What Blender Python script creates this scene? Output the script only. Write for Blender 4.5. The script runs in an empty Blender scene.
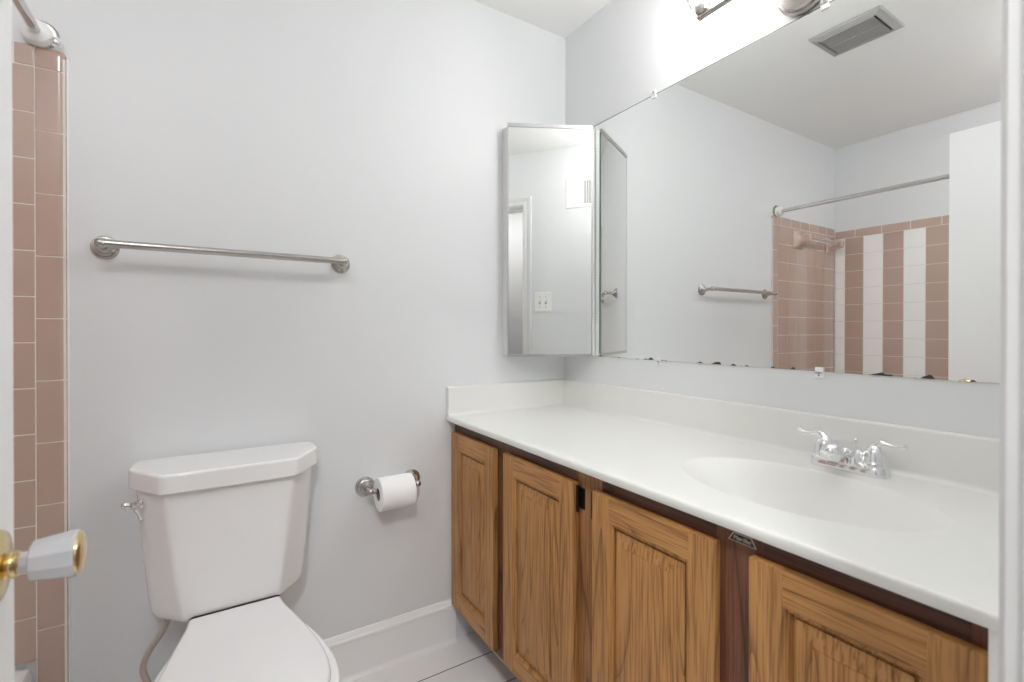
import bpy, bmesh, math, random
from mathutils import Vector, Matrix
random.seed(7)
sc = bpy.context.scene
COL = sc.collection
PI = math.pi

# ------------------------------------------------------------------ camera
def look_camera():
    yaw, pitch, roll = (math.radians(a) for a in (32.2367, -0.263, 0.038))
    fw = Vector((math.sin(yaw)*math.cos(pitch), math.cos(yaw)*math.cos(pitch), math.sin(pitch)))
    r0 = Vector((math.cos(yaw), -math.sin(yaw), 0)); u0 = r0.cross(fw)
    r = r0*math.cos(roll) + u0*math.sin(roll); u = -r0*math.sin(roll) + u0*math.cos(roll)
    cam = bpy.data.cameras.new('camera'); o = bpy.data.objects.new('camera', cam); COL.objects.link(o)
    m = Matrix((( r.x, u.x, -fw.x, -1.31375), (r.y, u.y, -fw.y, -1.64951), (r.z, u.z, -fw.z, 1.17025), (0, 0, 0, 1)))
    o.matrix_world = m
    cam.sensor_fit = 'HORIZONTAL'; cam.sensor_width = 36.0
    cam.lens = 480.115/1024*36.0
    cam.shift_y = -8.931/1024
    cam.clip_start = 0.01; cam.clip_end = 50
    cam.dof.use_dof = True; cam.dof.focus_distance = 1.9; cam.dof.aperture_fstop = 4.5
    sc.camera = o
look_camera()

# ------------------------------------------------------------------ world and exposure
w = bpy.data.worlds.new('world'); sc.world = w; w.use_nodes = True
w.node_tree.nodes['Background'].inputs[0].default_value = (0.9, 0.95, 1, 1)
w.node_tree.nodes['Background'].inputs[1].default_value = 0.05
sc.view_settings.view_transform = 'Standard'; sc.view_settings.look = 'None'
sc.view_settings.gamma = 1.0; sc.view_settings.use_curve_mapping = False
sc.view_settings.exposure = 0.11
sc.cycles.max_bounces = 14; sc.cycles.diffuse_bounces = 8; sc.cycles.glossy_bounces = 8
sc.cycles.transparent_max_bounces = 12; sc.cycles.sample_clamp_indirect = 6.0
sc.cycles.caustics_reflective = True; sc.cycles.blur_glossy = 0.3

BULB_STRENGTH = 94.0      # the three vanity bulbs
HALL_FILL = 118.0          # unseen fill lamp added in the hall behind the camera

CEIL_FILL = 49.0          # unseen fill lamp added on the bathroom ceiling

# ------------------------------------------------------------------ room sizes (metres; back wall at Y=0, mirror wall at X=0)
H = 2.44
XL = -2.41                 # wall behind the tub
YF = -1.558                 # wall with the door
YF2 = -1.690               # its hall side
DXL, DXR, DH = -1.530, -0.838, 2.055   # door opening

# ------------------------------------------------------------------ materials
def new_mat(name):
    m = bpy.data.materials.new(name); m.use_nodes = True
    return m, m.node_tree.nodes, m.node_tree.links, m.node_tree.nodes['Principled BSDF']
def mat(name, col, rough=0.5, metal=0.0, bump=0.0, bscale=200.0, vary=0.0, vscale=3.0, coat=0.0, spec=0.5, trans=0.0, ior=1.45):
    m, N, L, b = new_mat(name)
    b.inputs['Base Color'].default_value = (*col, 1); b.inputs['Roughness'].default_value = rough
    b.inputs['Metallic'].default_value = metal; b.inputs['Coat Weight'].default_value = coat
    b.inputs['Coat Roughness'].default_value = 0.08
    b.inputs['Specular IOR Level'].default_value = spec; b.inputs['Transmission Weight'].default_value = trans
    b.inputs['IOR'].default_value = ior
    tc = N.new('ShaderNodeTexCoord')
    if bump:
        n = N.new('ShaderNodeTexNoise'); n.inputs['Scale'].default_value = bscale; n.inputs['Detail'].default_value = 3
        L.new(tc.outputs['Object'], n.inputs['Vector'])
        bp = N.new('ShaderNodeBump'); bp.inputs['Strength'].default_value = bump; bp.inputs['Distance'].default_value = 0.002
        L.new(n.outputs['Fac'], bp.inputs['Height']); L.new(bp.outputs['Normal'], b.inputs['Normal'])
    if vary:
        n = N.new('ShaderNodeTexNoise'); n.inputs['Scale'].default_value = vscale; n.inputs['Detail'].default_value = 4
        L.new(tc.outputs['Object'], n.inputs['Vector'])
        mx = N.new('ShaderNodeMix'); mx.data_type = 'RGBA'
        mx.inputs[6].default_value = (*[c*(1-vary) for c in col], 1); mx.inputs[7].default_value = (*[min(1, c*(1+vary)) for c in col], 1)
        L.new(n.outputs['Fac'], mx.inputs[0]); L.new(mx.outputs[2], b.inputs['Base Color'])
    return m

def wood(name, light, mid, dark, axis='Z', rough=0.42, bands=7.0, seed=0.0, bump=0.25):
    """oak: contour bands of a stretched noise give cathedral grain, a second stretched noise the pores"""
    m, N, L, b = new_mat(name)
    tc = N.new('ShaderNodeTexCoord')
    mp = N.new('ShaderNodeMapping'); mp.inputs['Location'].default_value = (seed*1.7, seed*2.3, seed*3.1)
    s = {'Z': (3.0, 8.0, 0.6), 'Y': (3.0, 0.6, 8.0)}[axis]; mp.inputs['Scale'].default_value = s
    L.new(tc.outputs['Object'], mp.inputs['Vector'])
    n1 = N.new('ShaderNodeTexNoise'); n1.inputs['Scale'].default_value = 1.0; n1.inputs['Detail'].default_value = 1.0
    n1.inputs['Distortion'].default_value = 0.25
    L.new(mp.outputs['Vector'], n1.inputs['Vector'])
    mu = N.new('ShaderNodeMath'); mu.operation = 'MULTIPLY'; mu.inputs[1].default_value = bands*2.2
    L.new(n1.outputs['Fac'], mu.inputs[0])
    pp = N.new('ShaderNodeMath'); pp.operation = 'FRACT'; L.new(mu.outputs[0], pp.inputs[0])
    r1 = N.new('ShaderNodeValToRGB'); e = r1.color_ramp.elements
    e[0].position = 0.0; e[0].color = (*dark, 1); e[1].position = 0.17; e[1].color = (*mid, 1)
    k = r1.color_ramp.elements.new(0.6); k.color = (*light, 1)
    k = r1.color_ramp.elements.new(0.97); k.color = (*mid, 1)
    L.new(pp.outputs[0], r1.inputs['Fac'])
    mp2 = N.new('ShaderNodeMapping'); mp2.inputs['Location'].default_value = (seed, seed*5.3, seed)
    mp2.inputs['Scale'].default_value = {'Z': (260, 260, 7), 'Y': (260, 7, 260)}[axis]
    L.new(tc.outputs['Object'], mp2.inputs['Vector'])
    n2 = N.new('ShaderNodeTexNoise'); n2.inputs['Scale'].default_value = 1.0; n2.inputs['Detail'].default_value = 2.0
    L.new(mp2.outputs['Vector'], n2.inputs['Vector'])
    r2 = N.new('ShaderNodeValToRGB'); r2.color_ramp.elements[0].position = 0.36; r2.color_ramp.elements[0].color = (0.50, 0.42, 0.34, 1)
    r2.color_ramp.elements[1].position = 0.52; r2.color_ramp.elements[1].color = (1, 1, 1, 1)
    L.new(n2.outputs['Fac'], r2.inputs['Fac'])
    mx = N.new('ShaderNodeMix'); mx.data_type = 'RGBA'; mx.blend_type = 'MULTIPLY'; mx.inputs[0].default_value = 0.8
    L.new(r1.outputs['Color'], mx.inputs[6]); L.new(r2.outputs['Color'], mx.inputs[7])
    # large worn patches
    n3 = N.new('ShaderNodeTexNoise'); n3.inputs['Scale'].default_value = 5.0; n3.inputs['Detail'].default_value = 3
    L.new(tc.outputs['Object'], n3.inputs['Vector'])
    r3 = N.new('ShaderNodeValToRGB'); r3.color_ramp.elements[0].position = 0.3; r3.color_ramp.elements[0].color = (0.84, 0.81, 0.78, 1)
    r3.color_ramp.elements[1].position = 0.65; r3.color_ramp.elements[1].color = (1.0, 1.0, 1.0, 1)
    L.new(n3.outputs['Fac'], r3.inputs['Fac'])
    m2 = N.new('ShaderNodeMix'); m2.data_type = 'RGBA'; m2.blend_type = 'MULTIPLY'; m2.inputs[0].default_value = 1.0
    L.new(mx.outputs[2], m2.inputs[6]); L.new(r3.outputs['Color'], m2.inputs[7])
    L.new(m2.outputs[2], b.inputs['Base Color'])
    b.inputs['Roughness'].default_value = rough
    bp = N.new('ShaderNodeBump'); bp.inputs['Strength'].default_value = bump; bp.inputs['Distance'].default_value = 0.001
    L.new(n2.outputs['Fac'], bp.inputs['Height']); L.new(bp.outputs['Normal'], b.inputs['Normal'])
    return m

M = {}
M['wall'] = mat('grey_wall_paint', (0.735, 0.748, 0.760), 0.45, bump=0.06, bscale=260, vary=0.012, vscale=1.5)
M['hallwall'] = mat('dimmed_hall_wall_paint', (0.30, 0.29, 0.285), 0.55, bump=0.06, bscale=260, vary=0.01)  # colour darkened to keep the hall dim despite its added lamp
M['ceil'] = mat('ceiling_paint', (0.86, 0.86, 0.855), 0.75, bump=0.08, bscale=300)
M['trim'] = mat('white_trim_paint', (0.87, 0.87, 0.87), 0.3, bump=0.05, bscale=60)
M['casing'] = mat('shaded_casing_paint', (0.70, 0.70, 0.70), 0.35, bump=0.05, bscale=60, vary=0.01)  # white trim paint greyed: weaker light on the casing put into its colour
M['door'] = mat('white_door_paint', (0.94, 0.945, 0.955), 0.35, bump=0.03, bscale=80)
M['porc'] = mat('porcelain', (0.86, 0.86, 0.86), 0.08, coat=0.6, vary=0.006)
M['seat'] = mat('white_seat_plastic', (0.83, 0.83, 0.835), 0.16, vary=0.005)
M['marble'] = mat('cultured_marble', (0.765, 0.767, 0.73), 0.28, vary=0.018, vscale=6)
M['chrome'] = mat('chrome', (0.86, 0.86, 0.87), 0.07, 1.0, vary=0.02, vscale=20)
M['nickel'] = mat('brushed_nickel', (0.52, 0.495, 0.465), 0.27, 1.0, bump=0.08, bscale=400, vary=0.04, vscale=30)
M['rodsteel'] = mat('dull_rod_metal', (0.66, 0.66, 0.66), 0.16, 1.0, vary=0.05, vscale=30)
M['brass'] = mat('polished_brass', (0.78, 0.61, 0.31), 0.16, 1.0, vary=0.08, vscale=25)
M['acrylic'] = mat('white_acrylic_knob', (0.76, 0.77, 0.80), 0.1, vary=0.05, vscale=40, trans=0.3)
M['plastic'] = mat('white_plastic', (0.85, 0.85, 0.84), 0.35, vary=0.01)
M['paper'] = mat('toilet_paper', (0.90, 0.90, 0.90), 0.95, bump=0.25, bscale=500)
M['card'] = mat('cardboard_core', (0.33, 0.25, 0.18), 0.9, vary=0.1, vscale=30)
M['dark'] = mat('dark_hole', (0.02, 0.02, 0.02), 0.7, vary=0.1)
M['hinge'] = mat('dark_bronze_hinge', (0.035, 0.028, 0.025), 0.35, 0.8, vary=0.2, vscale=60)
M['hose'] = mat('beige_supply_hose', (0.50, 0.43, 0.37), 0.5, bump=0.3, bscale=600, vary=0.05)
M['fan'] = mat('aged_grey_vent_plastic', (0.37, 0.37, 0.365), 0.5, vary=0.08, vscale=12)
M['fanpale'] = mat('pale_vent_edge', (0.72, 0.72, 0.71), 0.5, vary=0.03)
M['pink'] = mat('pink_beige_glazed_tile', (0.50, 0.362, 0.305), 0.1, vary=0.035, vscale=8, coat=0.5)
M['white_tile'] = mat('white_glazed_tile', (0.93, 0.945, 0.935), 0.1, vary=0.02, vscale=8, coat=0.5)
M['grout'] = mat('pale_grout', (0.76, 0.72, 0.68), 0.85, bump=0.2, bscale=500, vary=0.06, vscale=40)
M['ceramic'] = mat('pink_ceramic_fitting', (0.56, 0.41, 0.35), 0.08, coat=0.7, vary=0.03, vscale=20)
M['frame_metal'] = mat('pale_anodised_frame', (0.56, 0.56, 0.56), 0.3, 0.95, vary=0.03, vscale=40)
M['cab_white'] = mat('white_enamel_cabinet', (0.76, 0.76, 0.76), 0.3, vary=0.01)
M['glass_edge'] = mat('green_glass_edge', (0.10, 0.26, 0.21), 0.15, vary=0.1, vscale=30)
M['badge'] = mat('black_badge', (0.012, 0.012, 0.012), 0.35, vary=0.2)
M['badge_text'] = mat('cream_badge_print', (0.62, 0.56, 0.46), 0.45, vary=0.05)
M['halltile'] = mat('hall_carpet', (0.42, 0.38, 0.33), 0.95, bump=0.5, bscale=700, vary=0.12, vscale=60)

OL, OM_, OD = (0.52, 0.266, 0.088), (0.45, 0.222, 0.070), (0.255, 0.112, 0.035)
M['oak'] = [wood('oak_upright_%d' % i, OL, OM_, OD, 'Z', seed=i*1.37+.4) for i in range(4)]
M['oak_panel'] = [wood('oak_panel_%d' % i, OL, OM_, OD, 'Z', bands=12, seed=i*2.11+5.2) for i in range(4)]
M['oak_across'] = [wood('oak_across_%d' % i, OL, OM_, OD, 'Y', seed=i*1.91+9.1) for i in range(4)]
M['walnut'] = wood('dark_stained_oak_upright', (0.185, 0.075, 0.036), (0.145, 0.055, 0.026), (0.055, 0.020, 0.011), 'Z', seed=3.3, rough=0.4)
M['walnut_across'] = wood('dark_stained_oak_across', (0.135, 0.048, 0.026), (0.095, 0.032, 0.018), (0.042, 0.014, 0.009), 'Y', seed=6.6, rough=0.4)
M['raw'] = mat('raw_wood_edge', (0.62, 0.50, 0.36), 0.7, vary=0.15, vscale=40)
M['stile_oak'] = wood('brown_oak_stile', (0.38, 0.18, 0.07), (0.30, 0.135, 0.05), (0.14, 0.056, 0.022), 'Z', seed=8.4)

def floor_mat():
    m, N, L, b = new_mat('white_plank_tile_floor')
    tc = N.new('ShaderNodeTexCoord'); mp = N.new('ShaderNodeMapping'); mp.inputs['Location'].default_value = (0.25, -0.018, 0)
    L.new(tc.outputs['Object'], mp.inputs['Vector'])
    br = N.new('ShaderNodeTexBrick'); br.inputs['Scale'].default_value = 1.0
    br.inputs['Brick Width'].default_value = 2.6; br.inputs['Row Height'].default_value = 0.1565
    br.inputs['Mortar Size'].default_value = 0.0022; br.inputs['Mortar Smooth'].default_value = 0.2
    br.inputs['Color1'].default_value = (0.87, 0.86, 0.855, 1); br.inputs['Color2'].default_value = (0.84, 0.83, 0.825, 1)
    br.inputs['Mortar'].default_value = (0.035, 0.035, 0.045, 1)
    L.new(mp.outputs['Vector'], br.inputs['Vector'])
    n = N.new('ShaderNodeTexNoise'); n.inputs['Scale'].default_value = 5; n.inputs['Detail'].default_value = 5
    L.new(tc.outputs['Object'], n.inputs['Vector'])
    rp = N.new('ShaderNodeValToRGB'); rp.color_ramp.elements[0].color = (0.96, 0.95, 0.94, 1); rp.color_ramp.elements[1].color = (1, 1, 1, 1)
    L.new(n.outputs['Fac'], rp.inputs['Fac'])
    mx = N.new('ShaderNodeMix'); mx.data_type = 'RGBA'; mx.blend_type = 'MULTIPLY'; mx.inputs[0].default_value = 1
    L.new(br.outputs['Color'], mx.inputs[6]); L.new(rp.outputs['Color'], mx.inputs[7]); L.new(mx.outputs[2], b.inputs['Base Color'])
    b.inputs['Roughness'].default_value = 0.35
    bp = N.new('ShaderNodeBump'); bp.inputs['Strength'].default_value = 0.4; bp.inputs['Distance'].default_value = 0.002; bp.invert = True
    L.new(br.outputs['Fac'], bp.inputs['Height']); L.new(bp.outputs['Normal'], b.inputs['Normal'])
    return m
M['floor'] = floor_mat()

def mirror_mat(name, black_below=None):
    """silvered glass; black_below: the silvering has rotted in blots along the bottom edge (object Z)"""
    m, N, L, b = new_mat(name)
    b.inputs['Base Color'].default_value = (0.90, 0.915, 0.905, 1); b.inputs['Metallic'].default_value = 1; b.inputs['Roughness'].default_value = 0.0
    tc = N.new('ShaderNodeTexCoord')
    n = N.new('ShaderNodeTexNoise'); n.inputs['Scale'].default_value = 1.0
    n.inputs['Detail'].default_value = 1.5; n.inputs['Roughness'].default_value = 0.5
    if black_below is None:
        L.new(tc.outputs['Object'], n.inputs['Vector'])
        rp = N.new('ShaderNodeMapRange'); rp.inputs[3].default_value = 0.0; rp.inputs[4].default_value = 0.004
        L.new(n.outputs['Fac'], rp.inputs[0]); L.new(rp.outputs[0], b.inputs['Roughness'])
        return m
    mp = N.new('ShaderNodeMapping'); mp.inputs['Scale'].default_value = (1, 26, 26); L.new(tc.outputs['Object'], mp.inputs['Vector'])
    L.new(mp.outputs['Vector'], n.inputs['Vector'])
    sep = N.new('ShaderNodeSeparateXYZ'); L.new(tc.outputs['Object'], sep.inputs[0])
    h = N.new('ShaderNodeMath'); h.operation = 'SUBTRACT'; L.new(sep.outputs['Z'], h.inputs[0]); h.inputs[1].default_value = black_below
    lim = N.new('ShaderNodeMapRange'); lim.inputs[1].default_value = 0.54; lim.inputs[2].default_value = 0.72
    lim.inputs[3].default_value = 0.0; lim.inputs[4].default_value = 0.011
    L.new(n.outputs['Fac'], lim.inputs[0])
    lt = N.new('ShaderNodeMath'); lt.operation = 'LESS_THAN'; L.new(h.outputs[0], lt.inputs[0]); L.new(lim.outputs[0], lt.inputs[1])
    mx = N.new('ShaderNodeMix'); mx.data_type = 'RGBA'
    mx.inputs[6].default_value = (0.90, 0.915, 0.905, 1); mx.inputs[7].default_value = (0.04, 0.04, 0.04, 1)
    L.new(lt.outputs[0], mx.inputs[0]); L.new(mx.outputs[2], b.inputs['Base Color'])
    inv = N.new('ShaderNodeMath'); inv.operation = 'SUBTRACT'; inv.inputs[0].default_value = 1.0; L.new(lt.outputs[0], inv.inputs[1])
    L.new(inv.outputs[0], b.inputs['Metallic'])
    rr = N.new('ShaderNodeMath'); rr.operation = 'MULTIPLY'; rr.inputs[1].default_value = 0.5; L.new(lt.outputs[0], rr.inputs[0]); L.new(rr.outputs[0], b.inputs['Roughness'])
    return m
M['mirror'] = mirror_mat('wall_mirror_silvering', 1.0655)
M['mirror_plain'] = mirror_mat('cabinet_mirror_silvering')

def thin_clear(name, tint, gloss):
    m = bpy.data.materials.new(name); m.use_nodes = True; N = m.node_tree.nodes; L = m.node_tree.links
    N.remove(N['Principled BSDF']); out = N['Material Output']
    t = N.new('ShaderNodeBsdfTransparent'); t.inputs[0].default_value = (*tint, 1)
    g = N.new('ShaderNodeBsdfGlossy'); g.inputs['Roughness'].default_value = 0.08
    tc = N.new('ShaderNodeTexCoord'); n = N.new('ShaderNodeTexNoise'); n.inputs['Scale'].default_value = 45; L.new(tc.outputs['Object'], n.inputs['Vector'])
    bp = N.new('ShaderNodeBump'); bp.inputs['Strength'].default_value = 0.7; bp.inputs['Distance'].default_value = 0.004
    L.new(n.outputs['Fac'], bp.inputs['Height']); L.new(bp.outputs['Normal'], g.inputs['Normal'])
    f = N.new('ShaderNodeFresnel'); f.inputs['IOR'].default_value = 1.5; L.new(bp.outputs['Normal'], f.inputs['Normal'])
    ad = N.new('ShaderNodeMath'); ad.operation = 'ADD'; ad.inputs[1].default_value = gloss; ad.use_clamp = True; L.new(f.outputs[0], ad.inputs[0])
    mx = N.new('ShaderNodeMixShader'); L.new(ad.outputs[0], mx.inputs[0]); L.new(t.outputs[0], mx.inputs[1]); L.new(g.outputs[0], mx.inputs[2])
    L.new(mx.outputs[0], out.inputs['Surface'])
    return m
M['shade'] = thin_clear('rippled_clear_glass', (0.93, 0.93, 0.92), 0.06)
M['clip'] = mat('milky_clear_clip', (0.86, 0.86, 0.86), 0.25, vary=0.02)
M['edge'] = mat('dark_mirror_edge', (0.10, 0.10, 0.10), 0.4, vary=0.1)
def emit(name, col, s):
    m = bpy.data.materials.new(name); m.use_nodes = True; N = m.node_tree.nodes; L = m.node_tree.links
    b = N['Principled BSDF']; b.inputs['Emission Color'].default_value = (*col, 1); b.inputs['Emission Strength'].default_value = s
    b.inputs['Base Color'].default_value = (0.9, 0.9, 0.9, 1)
    return m
M['bulb'] = emit('lit_bulb', (1.0, 0.985, 0.972), BULB_STRENGTH)

# ------------------------------------------------------------------ mesh helpers
class MB:
    def __init__(s): s.v = []; s.f = []; s.mi = []; s.cur = 0; s.wn = False
    def add(s, verts, faces):
        o = len(s.v); s.v += [tuple(v) for v in verts]
        for f in faces: s.f.append(tuple(i+o for i in f)); s.mi.append(s.cur)
    def bm_add(s, bm):
        bm.verts.ensure_lookup_table(); bm.verts.index_update()
        s.add([v.co.copy() for v in bm.verts], [[v.index for v in f.verts] for f in bm.faces]); bm.free()
    def box(s, x0, x1, y0, y1, z0, z1, bev=0.0, seg=2):
        s.wn = True
        x0, x1 = min(x0, x1), max(x0, x1); y0, y1 = min(y0, y1), max(y0, y1); z0, z1 = min(z0, z1), max(z0, z1)
        bm = bmesh.new()
        vs = [bm.verts.new((x, y, z)) for x in (x0, x1) for y in (y0, y1) for z in (z0, z1)]
        for q in ((0, 1, 3, 2), (4, 6, 7, 5), (0, 4, 5, 1), (2, 3, 7, 6), (0, 2, 6, 4), (1, 5, 7, 3)): bm.faces.new([vs[i] for i in q])
        if bev: bmesh.ops.bevel(bm, geom=list(bm.edges), offset=bev, segments=seg, profile=0.5, affect='EDGES')
        s.bm_add(bm); return s
    def loft(s, secs, cap0=True, cap1=True, closed=True):
        n = len(secs[0]); v = [p for q in secs for p in q]; f = []
        for i in range(len(secs)-1):
            for j in range(n if closed else n-1):
                k = (j+1) % n; f.append((i*n+j, i*n+k, (i+1)*n+k, (i+1)*n+j))
        if cap0: f.append(tuple(range(n))[::-1])
        if cap1: f.append(tuple((len(secs)-1)*n+j for j in range(n)))
        s.add(v, f); return s
    def lathe(s, prof, org, ax, n=32, cap=True):
        org = Vector(org); ax = Vector(ax).normalized(); a = ax.orthogonal().normalized(); b = ax.cross(a)
        secs = []
        for r, t in prof:
            secs.append([org + ax*t + (a*math.cos(2*PI*k/n) + b*math.sin(2*PI*k/n))*max(r, 1e-5) for k in range(n)])
        return s.loft(secs, cap, cap)
    def cyl(s, p, q, r, n=24, r2=None):
        p = Vector(p); q = Vector(q); return s.lathe([(r, 0), (r if r2 is None else r2, (q-p).length)], p, q-p, n)
    def tube(s, pts, r, n=12):
        pts = [Vector(p) for p in pts]; R = r if isinstance(r, (list, tuple)) else [r]*len(pts)
        T = []
        for i in range(len(pts)): T.append((pts[min(i+1, len(pts)-1)] - pts[max(i-1, 0)]).normalized())
        a = T[0].orthogonal().normalized(); secs = []
        for i, p in enumerate(pts):
            a = (a - T[i]*a.dot(T[i])).normalized(); b = T[i].cross(a)
            secs.append([p + (a*math.cos(2*PI*k/n) + b*math.sin(2*PI*k/n))*R[i] for k in range(n)])
        return s.loft(secs)
    def sphere(s, c, r, n=16, sx=1, sy=1, sz=1):
        bm = bmesh.new(); bmesh.ops.create_uvsphere(bm, u_segments=n*2, v_segments=n, radius=r)
        for v in bm.verts: v.co = Vector((v.co.x*sx + c[0], v.co.y*sy + c[1], v.co.z*sz + c[2]))
        s.bm_add(bm); return s
    def xform(s, fn): s.v = [tuple(fn(Vector(p))) for p in s.v]; return s
    def build(s, name, material, parent=None, smooth=35, loc=None):
        me = bpy.data.meshes.new(name)
        vv = s.v
        org = Vector((0, 0, 0))
        if parent is not None: org = parent_world(parent)
        if loc is not None: org = Vector(loc)
        base = org
        me.from_pydata([tuple(Vector(p)-base) for p in vv], [], s.f)
        ms = material if isinstance(material, (list, tuple)) else [material]
        for m in ms: me.materials.append(m)
        if len(ms) > 1: me.polygons.foreach_set('material_index', s.mi)
        bm = bmesh.new(); bm.from_mesh(me); bmesh.ops.recalc_face_normals(bm, faces=bm.faces); bm.to_mesh(me); bm.free()
        if smooth:
            me.polygons.foreach_set('use_smooth', [True]*len(me.polygons)); me.set_sharp_from_angle(angle=math.radians(smooth))
        me.update()
        o = bpy.data.objects.new(name, me); COL.objects.link(o)
        if smooth and smooth <= 45 and s.wn:
            wn = o.modifiers.new('flat_faces', 'WEIGHTED_NORMAL'); wn.keep_sharp = True; wn.weight = 60
        if parent is not None:
            o.parent = parent; o.location = base - parent_world(parent)
        else: o.location = base
        return o
def parent_world(o):
    p = Vector(o.location)
    while o.parent is not None: o = o.parent; p += Vector(o.location)
    return p
def tag(o, label=None, cat=None, group=None, kind=None):
    if label: o['label'] = label
    if cat: o['category'] = cat
    if group: o['group'] = group
    if kind: o['kind'] = kind
    return o
def thing(name, loc, label, cat, group=None, kind=None):
    o = bpy.data.objects.new(name, None); COL.objects.link(o); o.location = loc; o.empty_display_size = 0.05
    return tag(o, label, cat, group, kind)
def struct(name, mb, m, label=None, smooth=35): return tag(mb.build(name, m, smooth=smooth), label, None, None, 'structure')
def catmull(pts, k=8, closed=False):
    n = len(pts); out = []
    P = [Vector(p) for p in pts]
    for i in range(n if closed else n-1):
        if closed: a, b, c, d = P[(i-1) % n], P[i], P[(i+1) % n], P[(i+2) % n]
        else: a, b, c, d = P[max(i-1, 0)], P[i], P[i+1], P[min(i+2, n-1)]
        for j in range(k):
            t = j/k
            out.append(0.5*((2*b) + (c-a)*t + (2*a-5*b+4*c-d)*t*t + (3*b-a-3*c+d)*t**3))
    if not closed: out.append(P[-1])
    return out
def chaikin(pts, it=2):
    P = [Vector(p) for p in pts]
    for _ in range(it):
        Q = []
        for i in range(len(P)):
            a, b = P[i], P[(i+1) % len(P)]; Q += [a*0.75+b*0.25, a*0.25+b*0.75]
        P = Q
    return P
def inset(poly, d):
    """moves a closed 2-D outline inward by d"""
    n = len(poly); area = sum(poly[i].x*poly[(i+1) % n].y - poly[(i+1) % n].x*poly[i].y for i in range(n)); sg = 1 if area > 0 else -1
    out = []
    for i in range(n):
        t = (poly[(i+1) % n] - poly[i-1]); t = Vector((t.x, t.y)).normalized()
        out.append(Vector((poly[i].x - t.y*d*sg, poly[i].y + t.x*d*sg)))
    return out
def slab(mb, poly, z0, z1, r, seg=4, bottom_r=None):
    """a solid from a 2-D outline with rounded top and bottom edges"""
    mb.wn = True; secs = []; br = r if bottom_r is None else bottom_r
    for i in range(seg+1):
        a = PI/2*i/seg; secs.append([(p.x, p.y, z0+br*(1-math.sin(a))) for p in inset(poly, br*(1-math.cos(a)))] if br else None)
    secs = [s_ for s_ in secs if s_][::-1]
    low = []
    for i in range(seg+1):
        a = PI/2*i/seg; low.append([(p.x, p.y, z0+br*(1-math.cos(a))) for p in inset(poly, br*(1-math.sin(a)))])
    up = []
    for i in range(seg+1):
        a = PI/2*i/seg; up.append([(p.x, p.y, z1-r*(1-math.sin(a))) for p in inset(poly, r*(1-math.cos(a)))])
    return mb.loft(low+up)

def rrect(x0, x1, y0, y1, r, n=6):
    pts = []
    for cx, cy, a0 in ((x1-r, y1-r, 0), (x0+r, y1-r, PI/2), (x0+r, y0+r, PI), (x1-r, y0+r, 3*PI/2)):
        for i in range(n+1):
            a = a0+PI/2*i/n; pts.append(Vector((cx+r*math.cos(a), cy+r*math.sin(a))))
    return pts
# ================================================================== THE SETTING
struct('floor', MB().box(XL-.1, .1, YF2, .1, -.08, 0), M['floor'], 'white plank tile floor with thin dark joints')
struct('ceiling', MB().box(XL-.3, .4, -3.0, .1, H, H+.08), M['ceil'], 'flat painted ceiling')
struct('wall_back', MB().box(XL-.1, .1, 0, .1, 0, H), M['wall'], 'pale grey painted wall behind the toilet')
struct('wall_right', MB().box(0, .1, YF2, 0, 0, H), M['wall'], 'pale grey painted wall behind the vanity and its mirror')
struct('wall_left', MB().box(XL-.1, XL, YF2, 0, 0, H), M['wall'], 'pale grey painted wall along the tub')
mb = MB(); mb.box(XL, DXL-.02, YF2, YF, 0, H); mb.box(DXR+.02, 0, YF2, YF, 0, H); mb.box(DXL-.02, DXR+.02, YF2, YF, DH+.02, H)
struct('wall_front', mb, M['wall'], 'pale grey painted wall with the doorway')
# the hall beyond the doorway
struct('wall_hall', MB().box(XL-.3, .4, -3.0, -2.9, 0, H), M['hallwall'], 'plain wall of the hall outside the doorway')
struct('wall_hall_left', MB().box(XL-.3, XL-.2, -2.9, YF2, 0, H), M['hallwall'], 'end wall of the hall')
struct('wall_hall_right', MB().box(.3, .4, -2.9, YF2, 0, H), M['hallwall'], 'end wall of the hall')
struct('floor_hall', MB().box(XL-.3, .4, -3.0, YF2, -.08, 0), M['halltile'], 'hall floor')

# door jamb and casings
mb = MB()
mb.box(DXL-.02, DXL, YF2, YF, 0, DH, .001, 1); mb.box(DXR, DXR+.02, YF2, YF, 0, DH, .001, 1); mb.box(DXL-.02, DXR+.02, YF2, YF, DH, DH+.02, .001, 1)
mb.box(DXR-.011, DXR, YF2+.02, YF-.042, 0, DH, .002, 1); mb.box(DXL, DXL+.011, YF2+.02, YF-.042, 0, DH, .002, 1); mb.box(DXL, DXR, YF2+.02, YF-.042, DH-.011, DH, .002, 1)
jamb = struct('trim_1', mb, M['trim'], 'white door jamb lining the doorway')
def casing(y0, sgn):
    """casing with a stepped profile round the opening, on the wall face y0, standing out towards sgn"""
    prof = [(0.0, 0.0), (0.0, .010), (.004, .014), (.020, .015), (.026, .012), (.040, .013), (.050, .018), (.062, .018), (.065, .014), (.065, 0.0)]
    secs = []
    a, b, t = DXL-.005, DXR+.005, DH+.005
    secs = [[(a-u, y0+sgn*v, 0) for u, v in prof], [(a-u, y0+sgn*v, t+u) for u, v in prof], [(b+u, y0+sgn*v, t+u) for u, v in prof], [(b+u, y0+sgn*v, 0) for u, v in prof]]
    return MB().loft(secs)
struct('trim_2', casing(YF, 1), M['casing'], 'white moulded door casing on the bathroom side', smooth=30)
struct('trim_3', casing(YF2, -1), M['trim'], 'white moulded door casing on the hall side', smooth=30)
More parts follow.
